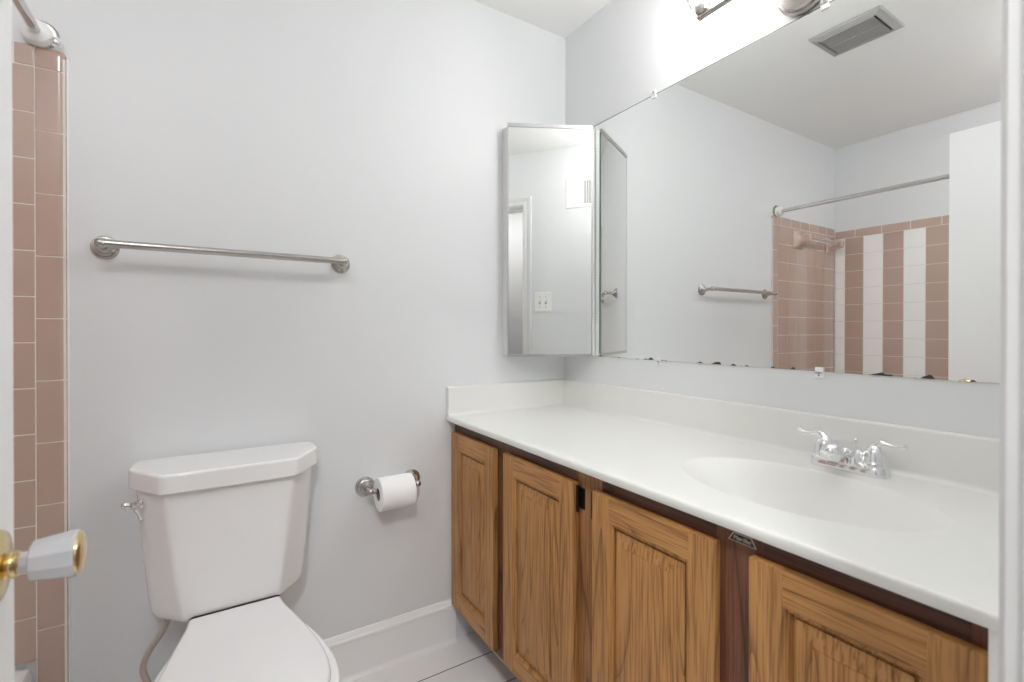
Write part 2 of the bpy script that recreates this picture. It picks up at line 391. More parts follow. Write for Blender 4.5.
# strike plate on the right jamb
mb = MB(); mb.box(DXR-.0015, DXR, YF-.036, YF-.004, .865, .925, .0006, 1)
mb.box(DXR-.0022, DXR-.0006, YF-.006, YF+.0085, .868, .914, .0006, 1); mb.box(DXR-.0022, DXR+.0035, YF+.0072, YF+.0088, .868, .914, .0006, 1)
sp = mb.build('strike_plate', M['nickel'], jamb)
MB().box(DXR-.0022, DXR-.0012, YF-.028, YF-.012, .886, .904).build('latch_hole', M['dark'], sp)

# baseboards
def base_prof():
    return [(0, 0), (.017, 0), (.017, .012), (.014, .018), (.014, .128), (.017, .132), (.017, .140), (.012, .144), (.010, .150), (.006, .157), (0, .158)]
def baseboard(name, ax, c, s0, s1, sgn, label):
    pr = base_prof()
    f = (lambda u, z, s: (s, c+sgn*u, z)) if ax == 'y' else (lambda u, z, s: (c+sgn*u, s, z))
    return struct(name, MB().loft([[f(u, z, s0) for u, z in pr], [f(u, z, s1) for u, z in pr]]), M['trim'], label, smooth=25)
baseboard('baseboard_back', 'y', 0, -1.620, -.531, -1, 'tall white baseboard with a beaded top on the back wall')
baseboard('baseboard_front', 'y', YF, DXR+.072, -.565, 1, 'short white baseboard beside the doorway')
MB_q = MB()
pr = [(.017, 0), (.027, 0), (.0255, .006), (.022, .010), (.017, .012)]
struct('trim_4', MB().loft([[(s, -u, z) for u, z in pr] for s in (-1.62, -.531)]), M['trim'], 'thin white shoe moulding at the foot of the back baseboard', smooth=25)
struct('trim_5', MB().box(-.556, -.512, YF+.0005, -1.4755, 0, .83, .002, 1), M['trim'], 'white filler strip between the vanity and the door casing')

# ------------------------------------------------------------------ tub surround tiles
TP = .114; TOP = 1.822; CAP = 1.876; ZT = .345
def tiles_plane(P, spans, white_cols, zmin=ZT, cap_off=0.0, capw=.152, dz=0.0):
    """spans: list of (a, b) columns along the wall; P maps (a, out, z) to a point"""
    mb = MB(); TOP_, CAP_ = TOP+dz, CAP+dz
    def tile(a0, a1, z0, z1, mi, b=.0016, out=.0085):
        g = .0012; t = MB(); t.box(a0+g, a1-g, .001, out, z0+g, z1-g, b, 2); t.xform(lambda p: P(p.x, p.y, p.z)); mb.cur = mi; mb.wn = True; mb.add(t.v, t.f)
    a_lo = min(min(s) for s in spans); a_hi = max(max(s) for s in spans)
    t = MB(); t.box(a_lo, a_hi, 0.0, .0072, zmin, CAP_-.004); t.xform(lambda p: P(p.x, p.y, p.z)); mb.cur = 2; mb.add(t.v, t.f)
    for i, (a0, a1) in enumerate(spans):
        z = TOP_
        while z > zmin+.01:
            tile(a0, a1, max(z-TP, zmin), z, 1 if i in white_cols else 0); z -= TP
    a = a_lo - cap_off
    while a < a_hi-.004:
        tile(max(a, a_lo), min(a+capw, a_hi), TOP_, CAP_, 0, .003); a += capw
    return mb
# left wall: columns run from the back corner towards the door, every other one white
edges = [-.0095, -.0725] ; 
while edges[-1] > YF+.12: edges.append(edges[-1]-.1102)
edges.append(YF+.0095)
spansL = [(edges[i+1], edges[i]) for i in range(len(edges)-1)]
tsL = tiles_plane(lambda a, o, z: Vector((XL+o, a, z)), spansL, {i for i in range(0, len(spansL), 2)}, cap_off=.105, dz=-.022)
struct('trim_6', tsL, [M['pink'], M['white_tile'], M['grout']], 'pink tiled wall with white tile stripes along the tub')
# back wall: full tiles then a tall narrow bullnose column
def surround(name, y0, sgn, label):
    xe = [-1.679]
    while xe[-1] > XL+.12: xe.append(xe[-1]-TP)
    xe.append(XL+.009)
    sp_ = [(xe[i+1], xe[i]) for i in range(len(xe)-1)]
    P = lambda a, o, z: Vector((a, y0-sgn*o, z))
    mb = tiles_plane(P, sp_, set(), zmin=ZT, cap_off=0, capw=TP)
    def bull(z0, z1, round_top=False):
        g = .0012; x0, x1 = -1.679+g, -1.6205; r = .0095; secs = []
        def rowprof(top):
            pts = [(x0, .001), (x0, .0075), (x0+.0012, .0088)]
            for i in range(7):
                a = PI/2*i/6; pts.append((x1-.016+.016*math.sin(a), .0088*math.cos(a)+.0003))
            return pts
        pr_ = rowprof(0)
        zs = [(z0+g, .0009), (z0+g+.0012, 0)] + ([(z1-g-.0012, 0), (z1-g, .0009)] if not round_top else [])
        if round_top:
            R = .016
            for i in range(7):
                a = PI/2*i/6; zs.append((z1-R+R*math.sin(a), -R*(1-math.cos(a))))
        for z, d in zs:
            if d <= 0 and round_top and d != 0: secs.append([P(min(x, x1+d) if x > x0+.01 else x, max(.0003, o*(1+d/R*.9)) , z) for x, o in pr_])
            else: secs.append([P(x, max(.0003, o-d), z) for x, o in pr_])
        mb.cur = 0; mb.loft(secs)
    bull(TOP, CAP, True)
    z = TOP
    while z > .02:
        bull(max(z-.156, 0), z); z -= .156
    t = MB(); t.box(-1.681, -1.6225, 0, .0074, 0, CAP-.02); t.xform(lambda p: P(p.x, p.y, p.z)); mb.cur = 2; mb.add(t.v, t.f)
    t = MB(); t.box(-1.6215, -1.6170, 0, .0030, 0, CAP-.016, .001, 1); t.xform(lambda p: P(p.x, p.y, p.z)); mb.cur = 3; mb.add(t.v, t.f)
    return struct(name, mb, [M['pink'], M['white_tile'], M['grout'], M['trim']], label)
surround('trim_7', 0, 1, 'pink glazed tile panel at the head of the tub with a bullnose edge')
surround('trim_8', YF, -1, 'pink glazed tile panel at the foot of the tub')

# ================================================================== BATHTUB (mostly hidden by the door)
tub = thing('bathtub', (-2.04, -.77, 0), 'white bathtub between the pink tiled walls', 'bathtub')
X0, X1, Y0, Y1 = XL+.011, -1.685, YF+.011, -.011
secs = []
for (i, z, r) in ((0, 0, .01), (0, .325, .012), (.004, .338, .014), (.014, .342, .02), (.055, .342, .10), (.068, .336, .11), (.085, .28, .12), (.12, .09, .13), (.16, .06, .12)):
    secs.append([(p.x, p.y, z) for p in rrect(X0+i, X1-i, Y0+i*1.2, Y1-i*1.2, r)])
MB().loft(secs, cap0=False).build('tub_shell', M['porc'], tub, smooth=50)
MB().lathe([(.02, 0), (.022, .002), (.012, .004)], (-2.04, -.24, .0605), (0, 0, 1)).build('drain', M['chrome'], tub)

# ================================================================== VANITY CABINET
XFF = -.53
van = thing('vanity_cabinet', (-.265, -.76, 0), 'brown oak vanity cabinet with four panelled doors under the white countertop', 'cabinet')
mb = MB()
mb.box(-.512, -.005, -1.475, -1.459, .13, .828); mb.box(-.512, -.005, -.022, -.006, .13, .828)
mb.box(-.512, -.005, -1.459, -.022, .13, .146); mb.box(-.012, -.005, -1.459, -.022, .146, .828)
mb.box(-.425, -.41, -1.475, -.006, 0, .13)
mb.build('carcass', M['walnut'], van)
stiles = [(-.004, -.040), (-.318, -.400), (-.712, -.806), (-1.108, -1.196), (-1.455, -1.4750)]
mb = MB()
for i, (a, b) in enumerate(stiles):
    mb.cur = 2 if i in (2,) else 0
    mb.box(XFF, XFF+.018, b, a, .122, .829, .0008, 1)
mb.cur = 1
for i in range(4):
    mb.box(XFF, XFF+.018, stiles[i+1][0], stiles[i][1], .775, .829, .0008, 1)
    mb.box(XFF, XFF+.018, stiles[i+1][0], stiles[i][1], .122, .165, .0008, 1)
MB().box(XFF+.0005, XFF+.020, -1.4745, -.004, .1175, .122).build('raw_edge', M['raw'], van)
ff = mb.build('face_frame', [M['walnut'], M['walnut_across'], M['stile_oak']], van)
# routed finger groove strip above the doors
DT = .019                                            # doors lie on the frame
doors = [(-.012, -.327), (-.385, -.724), (-.791, -1.118), (-1.181, -1.4745)]
ZB, ZTP = .143, .791
def ogee_ring(mb, y0, y1, z0, z1, prof, xf):
    """a four-sided moulding: prof = (inset from the rectangle, X) stations, mitred"""
    secs = []
    for ins, x in prof:
        secs.append([(x, y0+ins, z0+ins), (x, y1-ins, z0+ins), (x, y1-ins, z1-ins), (x, y0+ins, z1-ins)])
    mb.loft(secs, False, False)
for i, (a, b) in enumerate(doors):
    y0, y1 = b, a; xb = XFF-.0006; xf = xb-DT; fw_ = .058
    mb = MB()
    # stiles (full height) and rails, outer edge eased
    mb.cur = 0
    mb.box(xf, xb, y0, y0+fw_, ZB, ZTP, .0035, 2); mb.box(xf, xb, y1-fw_, y1, ZB, ZTP, .0035, 2)
    mb.cur = 1
    mb.box(xf+.0002, xb, y0+fw_-.003, y1-fw_+.003, ZTP-fw_, ZTP, .003, 2); mb.box(xf+.0002, xb, y0+fw_-.003, y1-fw_+.003, ZB, ZB+fw_, .003, 2)
    mb.cur = 0
    iy0, iy1, iz0, iz1 = y0+fw_-.001, y1-fw_+.001, ZB+fw_-.001, ZTP-fw_+.001
    ogee_ring(mb, iy0, iy1, iz0, iz1, [(0, xf+.004), (.001, xf+.0012), (.0035, xf+.0016), (.005, xf+.0055), (.0065, xf+.0058), (.0075, xf+.0050), (.0088, xf+.0068), (.0095, xf+.0145)], xf)
    d = mb.build('door', [M['oak'][i], M['oak_across'][i]], van, smooth=30)
    pm = MB()
    py0, py1, pz0, pz1 = iy0+.009, iy1-.009, iz0+.009, iz1-.009
    secs = []
    for ins, x in [(0, xf+.0145), (.0055, xf+.0145), (.006, xf+.0105), (.034, xf+.0050), (.0345, xf+.0030), (.036, xf+.0028)]:
        secs.append([(x, py0+ins, pz0+ins), (x, py1-ins, pz0+ins), (x, py1-ins, pz1-ins), (x, py0+ins, pz1-ins)])
    pm.loft(secs, False, True)
    pm.build('raised_panel', M['oak_panel'][i], d, smooth=20)
    # barrel hinges on the hung side
    side = {0: a, 1: b, 2: a, 3: b}[i]; out = 1 if side == a else -1
    for zz in (.752, .215):
        hm = MB(); yh = side + out*.006
        hm.cyl((xf+.009, yh, zz-.028), (xf+.009, yh, zz+.028), .0042, 12)
        hm.box(XFF-.002, XFF, min(side, side+out*.022), max(side, side+out*.022), zz-.026, zz+.026, .0006, 1)
        hm.sphere((xf+.009, yh, zz+.030), .0045, 6); hm.sphere((xf+.009, yh, zz-.030), .0045, 6)
        if i == 0: hm.xform(lambda p: Vector((p.x, min(p.y, -.003), p.z)))
        hm.build('hinge', M['hinge'], d)
# maker's badge on the top rail
bd = MB(); zb0, zb1 = .7985, .8135
out = [(-1.1325, zb0), (-1.1845, zb0), (-1.1755, zb1), (-1.1415, zb1)]
def ring(scale, x):
    cy, cz = -1.1585, (zb0+zb1)/2
    return [(x, cy+(y-cy)*scale[0], cz+(z-cz)*scale[1]) for y, z in out]
bd.loft([ring((1, 1), XFF-.0002), ring((1, 1), XFF-.0012)])
badge = bd.build('badge', M['badge_text'], van); badge['label'] = 'small black trapezoid badge on the dark rail'
MB().loft([ring((.90, .84), XFF-.0011), ring((.90, .84), XFF-.0016)]).build('badge_face', M['badge'], badge)
def lettering(body, size, mtx, m, name, parent):
    cu = bpy.data.curves.new(name, 'FONT'); cu.body = body; cu.size = size; cu.align_x = 'CENTER'; cu.align_y = 'CENTER'; cu.extrude = .0002
    cu.shear = 0.25
    t = bpy.data.objects.new(name, cu); COL.objects.link(t)
    bpy.context.view_layer.update()
    me = bpy.data.meshes.new_from_object(t.evaluated_get(bpy.context.evaluated_depsgraph_get()))
    bpy.data.objects.remove(t); bpy.data.curves.remove(cu)
    me.transform(mtx); me.name = name; me.materials.clear(); me.materials.append(m)
    o = bpy.data.objects.new(name, me); COL.objects.link(o); o.parent = parent; o.location = -parent_world(parent)
    return o
mt = Matrix(((0, 0, -1, XFF-.0018), (-1, 0, 0, -1.1585), (0, 1, 0, .8058), (0, 0, 0, 1)))
lettering('Merillat', .0108, mt, M['badge_text'], 'badge_lettering', badge)

# ================================================================== COUNTERTOP with its basin
ct = thing('countertop', (-.283, -.76, .83), 'white cultured marble countertop with a built-in oval basin and raised back edges', 'countertop')
CX, CY, CB, CA = -.300, -1.126, .142, .219
XF_, XB_, YA, YB = -.566, -.003, -1.5215, -.003
ZC = .85
N_ = 160
angs = sorted(set([2*PI*k/N_ for k in range(N_)] + [math.atan2(yy-CY, xx-CX) % (2*PI) for xx in (XF_, XB_) for yy in (YA, YB)]))
def ell(k, a): return Vector((CX+CB*k*math.cos(a)/1.0, CY+CA*k*math.sin(a)))
def ell_dir(a, k):
    # point of the ellipse k lying on the ray at polar angle a
    c, s_ = math.cos(a), math.sin(a); r = k/math.sqrt((c/CB)**2 + (s_/CA)**2); return Vector((CX+r*c, CY+r*s_))
def rect_dir(a, x0, x1, y0, y1):
    c, s_ = math.cos(a), math.sin(a); ts = []
    if c > 1e-9: ts.append((x1-CX)/c)
    if c < -1e-9: ts.append((x0-CX)/c)
    if s_ > 1e-9: ts.append((y1-CY)/s_)
    if s_ < -1e-9: ts.append((y0-CY)/s_)
    t = min(ts); return Vector((CX+t*c, CY+t*s_))
KR = 1.12
def bowl_z(k):
    # softly rolled rim running into an ever flatter bowl
    u = max(0.0, 1-(k/KR)**2); return -.140*u**1.28
secs = []
for k in [KR, 1.105, 1.09, 1.07, 1.05, 1.025, 1.0, .985, .97, .95, .92, .88, .83, .77, .7, .6, .5, .4, .3, .2, .12]:
    secs.append([(*ell_dir(a, k), ZC+bowl_z(k)) for a in angs])
MB().loft(secs, False, True).build('basin', M['marble'], ct, smooth=60)
secs = [[(*ell_dir(a, KR), ZC) for a in angs]]
for t in (.25, .5, .75): secs.append([(*ell_dir(a, KR).lerp(rect_dir(a, XF_+.006, XB_, YA, YB), t), ZC) for a in angs])
for ins, dz in ((.006, 0), (.003, -.0008), (.001, -.0028), (0, -.006), (0, -.016), (.002, -.0195), (.004, -.020), (.05, -.020)):
    secs.append([(*rect_dir(a, XF_+ins, XB_, YA, YB), ZC+dz) for a in angs])
MB().loft(secs, False, False).build('counter_slab', M['marble'], ct, smooth=40)
def splash_prof(t=.0195, z1=.957):
    pts = [(0.0005, ZC-.001)]
    for i in range(7):
        a = PI/2*i/6; pts.append((t+.012-.012*math.sin(a), ZC+.0003+.012-.012*math.cos(a)))
    for i in range(6):
        a = PI/2*i/5; pts.append((t-.005+.005*math.cos(a), z1-.005+.005*math.sin(a)))
    pts.append((.0005, z1)); return pts
sp_ = splash_prof()
MB().loft([[(-u, y, z) for u, z in sp_] for y in (YB, YA)]).build('backsplash', M['marble'], ct, smooth=40)
secs = [[(x, -u, z) for u, z in sp_] for x in (-.003, XF_+.010)]
for i in range(1, 5):
    a = PI/2*i/4; e = .008*math.sin(a); d_ = .005*(1-math.cos(a))
    secs.append([(XF_+.010-e, -max(.0005, u-d_), z-d_*.8 if z > .9 else z) for u, z in sp_])
MB().loft(secs).build('sidesplash', M['marble'], ct, smooth=40)
MB().lathe([(.024, 0), (.025, .002), (.020, .0035), (.014, .002), (.013, .001)], (CX, CY, ZC+bowl_z(.12)+.0002), (0, 0, 1)).build('drain', M['chrome'], ct)

# ================================================================== FAUCET
FX, FY = -.072, -1.131
fc = thing('faucet', (FX, FY, ZC), 'chrome two-handle basin faucet with curled levers on the countertop', 'faucet')
def stad(hl, hw, n=10):
    pts = []
    for cy, a0 in ((hl-hw, 0), (-(hl-hw), PI)):
        for i in range(n+1):
            a = a0+PI*i/n; pts.append(Vector((FX+hw*math.cos(a), FY+cy+hw*math.sin(a))))
    return pts
mb = MB(); secs = []
for hl, hw, z in ((.080, .027, 0), (.0805, .0275, .003), (.079, .026, .012), (.076, .0235, .020), (.072, .020, .0235), (.066, .014, .025)):
    secs.append([(p.x, p.y, ZC+z) for p in stad(hl, hw)])
mb.loft(secs); mb.build('base_plate', M['chrome'], fc, smooth=50)
# spout: a low dome in the middle, drawn out over the basin
mb = MB()
path = catmull([(FX+.014, FY, ZC+.016), (FX+.008, FY, ZC+.036), (FX-.016, FY, ZC+.048), (FX-.050, FY, ZC+.054), (FX-.078, FY, ZC+.051), (FX-.098, FY, ZC+.042)], 6)
rad = []
for i in range(len(path)):
    t = i/(len(path)-1); rad.append(.019+.003*t if t < .84 else .0215*math.sqrt(max(.02, 1-((t-.84)/.17)**2)))
mb.tube(path, rad, 24)
for hl, hw in ((0, 0),): pass
secs = []
for s_, z in ((1.25, .020), (1.12, .030), (.95, .042), (.7, .052)):
    secs.append([(FX+.004+.024*s_*math.cos(2*PI*k/28), FY+.034*s_*math.sin(2*PI*k/28), ZC+z) for k in range(28)])
mb.loft(secs)
mb.build('spout', M['chrome'], fc, smooth=60)
MB().lathe([(.0105, 0), (.0105, .010), (.008, .011)], (FX-.080, FY, ZC+.036), (-.2, 0, -.98)).build('aerator', M['nickel'], fc)
mb = MB(); mb.cyl((FX+.020, FY-.004, ZC+.02), (FX+.022, FY-.004, ZC+.062), .0022, 10); mb.sphere((FX+.022, FY-.004, ZC+.065), .005, 8); mb.build('lift_rod', M['chrome'], fc)
for sg in (1, -1):
    hy = FY+sg*.0508
    mb = MB(); mb.lathe([(.0245, .020), (.0245, .026), (.0235, .030), (.0225, .031), (.022, .040), (.019, .052), (.014, .062), (.007, .067), (.001, .068)], (FX, hy, ZC), (0, 0, 1), 28)
    h = mb.build('handle', M['chrome'], fc, smooth=45)
    p = catmull([(FX, hy-sg*.004, ZC+.060), (FX, hy+sg*.010, ZC+.072), (FX-.001, hy+sg*.022, ZC+.071), (FX-.003, hy+sg*.038, ZC+.069), (FX-.004, hy+sg*.050, ZC+.071), (FX-.004, hy+sg*.058, ZC+.075)], 6)
    rr = [.0095 - .0052*min(1, i/16) + (.0012 if i > len(p)-6 else 0) for i in range(len(p))]
    lv = MB().tube(p, rr, 14).xform(lambda q: q)
    lv.build('lever', M['chrome'], h, smooth=60)

# ================================================================== WALL MIRROR
wm = thing('wall_mirror', (-.004, -.80, 1.52), 'large frameless wall mirror above the countertop, black blots along its bottom edge', 'mirror')
MZ0, MZ1 = 1.0655, 1.986
MB().box(-.0045, -.0010, -1.530, -.150, MZ0, MZ1).build('mirror_glass', M['mirror'], wm, smooth=0, loc=(0, 0, 0))
MB().box(-.0048, -.0008, -1.530, -.150, MZ1, MZ1+.0022).build('mirror_edge', M['edge'], wm, smooth=0)
def clip(y, z, up):
    mb = MB(); sg = 1 if up else -1
    mb.box(-.0030, -.0008, y-.010, y+.010, z, z+sg*.016, .0008, 1); mb.box(-.0085, -.0052, y-.010, y+.010, z-sg*.011, z+sg*.016, .0012, 2)
    mb.box(-.0085, -.0008, y-.010, y+.010, z+sg*.0012, z+sg*.006, .0008, 1)
    c = mb.build('mirror_clip', M['clip'], wm); c['label'] = 'clear plastic mirror clip'
    MB().lathe([(.0032, 0), (.0028, .0012), (.001, .0018)], (-.0085, y, z+sg*.010), (-1, 0, 0), 12).build('screw', M['nickel'], c)
clip(-.498, MZ1, True); clip(-1.046, MZ1, True); clip(-.522, MZ0, False); clip(-1.036, MZ0, False)

# ================================================================== MEDICINE CABINET across the corner
A = Vector((-.326, -.050)); B = Vector((-.026, -.204))
mc = thing('medicine_cabinet', (-.12, -.08, 1.065), 'mirrored corner medicine cabinet hung across the corner beside the wall mirror', 'cabinet')
dv = (B-A).normalized(); nv = Vector((dv.y, -dv.x))          # nv points into the room
if nv.y > 0: nv = -nv
CZ0, CZ1 = 1.066, 1.977
def pr2(poly, z0, z1, name, m, parent, bev=None):
    return MB().loft([[(p.x, p.y, z0) for p in poly], [(p.x, p.y, z1) for p in poly]]).build(name, m, parent, smooth=0)
A1 = A - nv*.012; B1 = B - nv*.012
cab = pr2([A1 + dv*.004, Vector((-.318, -.001)), Vector((-.006, -.001)), Vector((-.006, -.187)), B1 - dv*.004], CZ0+.004, CZ1-.004, 'cabinet_body', M['cab_white'], mc)
dr = pr2([A, B, B - nv*.010, A - nv*.010], CZ0, CZ1, 'cabinet_door', M['frame_metal'], mc)
def onp(u, o): q = A + dv*u + nv*o; return q
Wd = (B-A).length
pr2([onp(.004, .0002), onp(Wd-.004, .0002), onp(Wd-.004, .003), onp(.004, .003)], CZ0+.010, CZ1-.012, 'door_mirror', M['mirror_plain'], dr)
for z0, z1 in ((CZ1-.013, CZ1+.001), (CZ0-.001, CZ0+.010)):
    pr2([onp(-.001, .0002), onp(Wd+.001, .0002), onp(Wd+.001, .0055), onp(Wd-.002, .0065), onp(.002, .0065), onp(-.001, .0055)], z0, z1, 'door_rail', M['frame_metal'], dr)
for u0, u1 in ((-.001, .004), (Wd-.004, Wd+.001)):
    pr2([onp(u0, .0002), onp(u1, .0002), onp(u1, .0036), onp(u0, .0036)], CZ0+.010, CZ1-.013, 'door_edge', M['frame_metal'], dr)
pr2([onp(Wd+.0002, .0030), onp(Wd+.0012, .0030), onp(Wd+.0012, -.0040), onp(Wd+.0002, -.0040)], CZ0+.010, CZ1-.013, 'glass_edge', M['glass_edge'], dr)['label'] = 'green edge of the mirror glass'
q0_, q1_ = Vector((B.x+.001, B.y+.002)), Vector((-.0065, -.1985))     # white hinge leaf between the door and the wall mirror
ld = (q1_-q0_).normalized(); ln2 = Vector((ld.y, -ld.x)); ln2 = ln2 if ln2.y < 0 else -ln2
hg = pr2([q0_, q1_, q1_-ln2*.002, q0_-ln2*.002], CZ0+.004, CZ1-.004, 'piano_hinge', M['cab_white'], mc)
mb = MB(); kp = q1_ - ld*.003
for k in range(60):
    z = 1.20+k*.0118; mb.lathe([(.0014, 0), (.0014, .0008)], (kp.x, kp.y, z), (ln2.x, ln2.y, 0), 8)
mb.build('hinge_perforations', M['fan'], hg)

# ================================================================== TOILET
TX = -1.262
to = thing('toilet', (TX, -.36, 0), 'white two-piece toilet with closed seat cover against the back wall', 'toilet')
def tank_outline(hw, hf, yf, yb, side_y):
    half = [(0, yf), (hf*.5, yf), (hf*.95, yf+.0005), (hf+.003, yf+.004), (hf+.012, yf+.013), (hf+(hw-hf)*.62, yf+(side_y-yf)*.62), (hw*.975, side_y-.006), (hw*.998, side_y+.012), (hw, side_y+.03), (hw*.985, yb-.028), (hw*.93, yb-.006), (hw*.80, yb), (hw*.4, yb)]
    pts = [Vector((TX+x, y)) for x, y in half] + [Vector((TX, yb))] + [Vector((TX-x, y)) for x, y in half[:0:-1]]
    return chaikin(pts, 3)
secs = []
for i in range(7):                                   # rounded underside
    a = PI/2*i/6; d = .026*(1-math.sin(a)); z = .424+.036*(1-math.cos(a))
    secs.append([(p.x, p.y, z) for p in tank_outline(.185-d, .112-d*.5, -.188+d*.4, -.018-d*.2, -.115+d*.2)])
for t in (.1, .3, .6, 1):
    z = .460+(.776-.460)*t; e = t**.85
    secs.append([(p.x, p.y, z) for p in tank_outline(.185+.028*e, .112+.032*e, -.188-.012*e, -.018, -.115+.01*e)])
MB().loft(secs).build('tank', M['porc'], to, smooth=50)
mb = MB(); slab(mb, tank_outline(.2275, .150, -.216, -.012, -.108), .7675, .8165, .007, 4, .003); mb.build('tank_lid', M['porc'], to, smooth=45)
# bowl
def half_to_loop(half, cx=TX+.008, k=6):
    r = catmull([(x, y, 0) for y, x in half], k)
    return [Vector((cx+p.x, p.y)) for p in r] + [Vector((cx-p.x, p.y)) for p in r[-2:0:-1]]
rim = [(-.030, 0), (-.030, .075), (-.045, .098), (-.10, .103), (-.17, .104), (-.27, .127), (-.37, .160), (-.46, .179), (-.53, .184), (-.60, .172), (-.655, .138), (-.69, .085), (-.702, .04), (-.705, 0)]
foot = [(-.10, 0), (-.10, .055), (-.11, .085), (-.16, .095), (-.22, .095), (-.28, .098), (-.34, .102), (-.40, .105), (-.45, .104), (-.49, .098), (-.52, .082), (-.545, .055), (-.552, .03), (-.555, 0)]
R_ = half_to_loop(rim); F_ = half_to_loop(foot); Rin = inset(R_, .006)
def mixo(t): return [a.lerp(b, t) for a, b in zip(F_, R_)]
secs = []
for z, t in ((0, 0.06), (.012, .06), (.02, .0), (.10, -.04), (.18, .10), (.24, .38), (.30, .74), (.34, .93), (.37, 1.0), (.395, 1.0)):
    secs.append([(p.x, p.y, z) for p in mixo(t)])
secs.append([(p.x, p.y, .4015) for p in inset(R_, .002)]); secs.append([(p.x, p.y, .404) for p in Rin])
mb = MB().loft(secs); slab(mb, rrect(TX+.012-.105, TX+.012+.105, -.188, -.026, .03), .39, .4232, .004, 3); mb.build('bowl', M['porc'], to, smooth=50)
seat_h = [(-.192, 0), (-.192, .092), (-.197, .106), (-.25, .119), (-.30, .136), (-.37, .160), (-.46, .179), (-.53, .184), (-.60, .172), (-.655, .139), (-.692, .086), (-.705, .04), (-.708, 0)]
cov_h = [(-.186, 0), (-.186, .092), (-.189, .104), (-.235, .112), (-.30, .129), (-.37, .145), (-.45, .160), (-.53, .165), (-.59, .155), (-.64, .126), (-.672, .078), (-.684, .036), (-.687, 0)]
mb = MB(); slab(mb, half_to_loop(seat_h), .4055, .4225, .007, 4); mb.build('seat', M['seat'], to, smooth=45)
mb = MB(); slab(mb, half_to_loop(cov_h), .4235, .4385, .009, 4, .004); mb.build('seat_cover', M['seat'], to, smooth=45)
for s_ in (-1, 1):
    MB().lathe([(.016, 0), (.016, .006), (.010, .016), (.001, .019)], (TX+.012+s_*.085, -.30, .012), (s_*.3, 0, 1), 20).build('bolt_cap', M['seat'], to)
# flush lever on the left front bevel of the tank
lo = Vector((TX-.196, -.132, .733)); ln = Vector((-.78, -.62, 0)).normalized()
mb = MB(); mb.lathe([(.012, -.004), (.0125, .004), (.010, .007), (.006, .008), (.006, .016), (.008, .017), (.008, .023), (.004, .025)], lo, ln, 20)
lever = mb.build('flush_lever', M['chrome'], to, smooth=40)
q0 = lo + ln*.020
MB().tube(catmull([q0, q0+Vector((.006, -.014, -.005)), q0+Vector((.014, -.030, -.014)), q0+Vector((.020, -.044, -.026))], 5), [.0055]*8+[.0050, .0046, .0043, .004, .0042, .0046, .0050, .004], 12).build('lever_arm', M['chrome'], lever, smooth=50)
MB().lathe([(.002, 0), (.009, .003), (.010, .014), (.007, .022), (.002, .024)], lo+ln*.022, ln+Vector((0, .2, .35)), 18).build('lever_cap', M['chrome'], lever, smooth=50)

# water supply under the tank
ws = thing('supply_line', (-1.44, -.03, .14), 'beige flexible water supply hose with a chrome stop valve left of the toilet bowl', 'water supply')
p = catmull([(-1.405, -.100, .424), (-1.408, -.098, .405), (-1.425, -.085, .365), (-1.452, -.065, .315), (-1.464, -.056, .270), (-1.452, -.058, .225), (-1.438, -.066, .175)], 8)
MB().tube(p, .0078, 12).build('hose', M['hose'], ws, smooth=60)
mb = MB(); mb.lathe([(.013, 0), (.013, .014), (.009, .018)], (-1.405, -.100, .4235), (0, 0, -1), 8); mb.build('tank_nut', M['nickel'], ws)
mb = MB(); mb.lathe([(.030, .0006), (.029, .004), (.014, .008), (.009, .009), (.009, .075)], (-1.438, -.018, .15), (0, -1, 0), 24); mb.cyl((-1.438, -.066, .138), (-1.438, -.066, .182), .011, 16)
vb = mb.build('valve_body', M['chrome'], ws, smooth=40)
MB().lathe([(.003, 0), (.016, .002), (.017, .010), (.010, .013)], (-1.438, -.094, .15), (0, -1, 0), 12).xform(lambda q: Vector((-1.438+(q.x+1.438)*1.4, q.y, .15+(q.z-.15)*.8))).build('valve_handle', M['chrome'], vb, smooth=40)

# ================================================================== TOILET PAPER HOLDER AND ROLL
HZ = .637; HY = -.070
th = thing('toilet_paper_holder', (-.78, 0, HZ), 'brushed nickel toilet paper holder on the wall right of the toilet', 'toilet paper holder')
ROSE = [(.0325, .0006), (.0335, .003), (.0320, .006), (.0285, .0075), (.0265, .008), (.0255, .012), (.0215, .0145), (.0195, .015), (.0180, .019), (.0120, .024), (.0092, .030)]
for px_, ez in ((-.867, .0), (-.702, .0)):
    r_ = MB().lathe(ROSE, (px_, 0, HZ), (0, -1, 0), 32).build('wall_rose', M['nickel'], th, smooth=30)
    mb = MB(); sg = 1 if px_ < -.78 else -1
    mb.tube(catmull([(px_, -.026, HZ), (px_, -.048, HZ), (px_+sg*.002, -.062, HZ), (px_+sg*.008, HY, HZ), (px_+sg*.020, HY, HZ)], 5), [.0085]*10+[.0082]*11, 16)
    mb.sphere((px_+sg*.001, HY+.001, HZ), .0115, 10)
    mb.build('post', M['nickel'], r_, smooth=60)
MB().cyl((-.852, HY, HZ), (-.716, HY, HZ), .0068, 16).build('roller', M['dark'], th)
tr = thing('toilet_paper_roll', (-.78, HY, HZ-.014), 'white toilet paper roll hanging on the nickel holder', 'toilet paper')
RO, RI, RC = .0545, .0205, Vector((0, HY, HZ-.0135))
def annulus(x0, x1, ro, ri, n=48):
    secs = []
    for x, r in ((x0, ri), (x0, ro-.002), (x0+.002, ro), (x1-.002, ro), (x1, ro-.002), (x1, ri), (x0, ri)):
        secs.append([(x, RC.y+r*math.cos(2*PI*k/n), RC.z+r*math.sin(2*PI*k/n)) for k in range(n)])
    return MB().loft(secs, False, False)
annulus(-.842, -.727, RO, RI+.001).build('paper', M['paper'], tr, smooth=40)
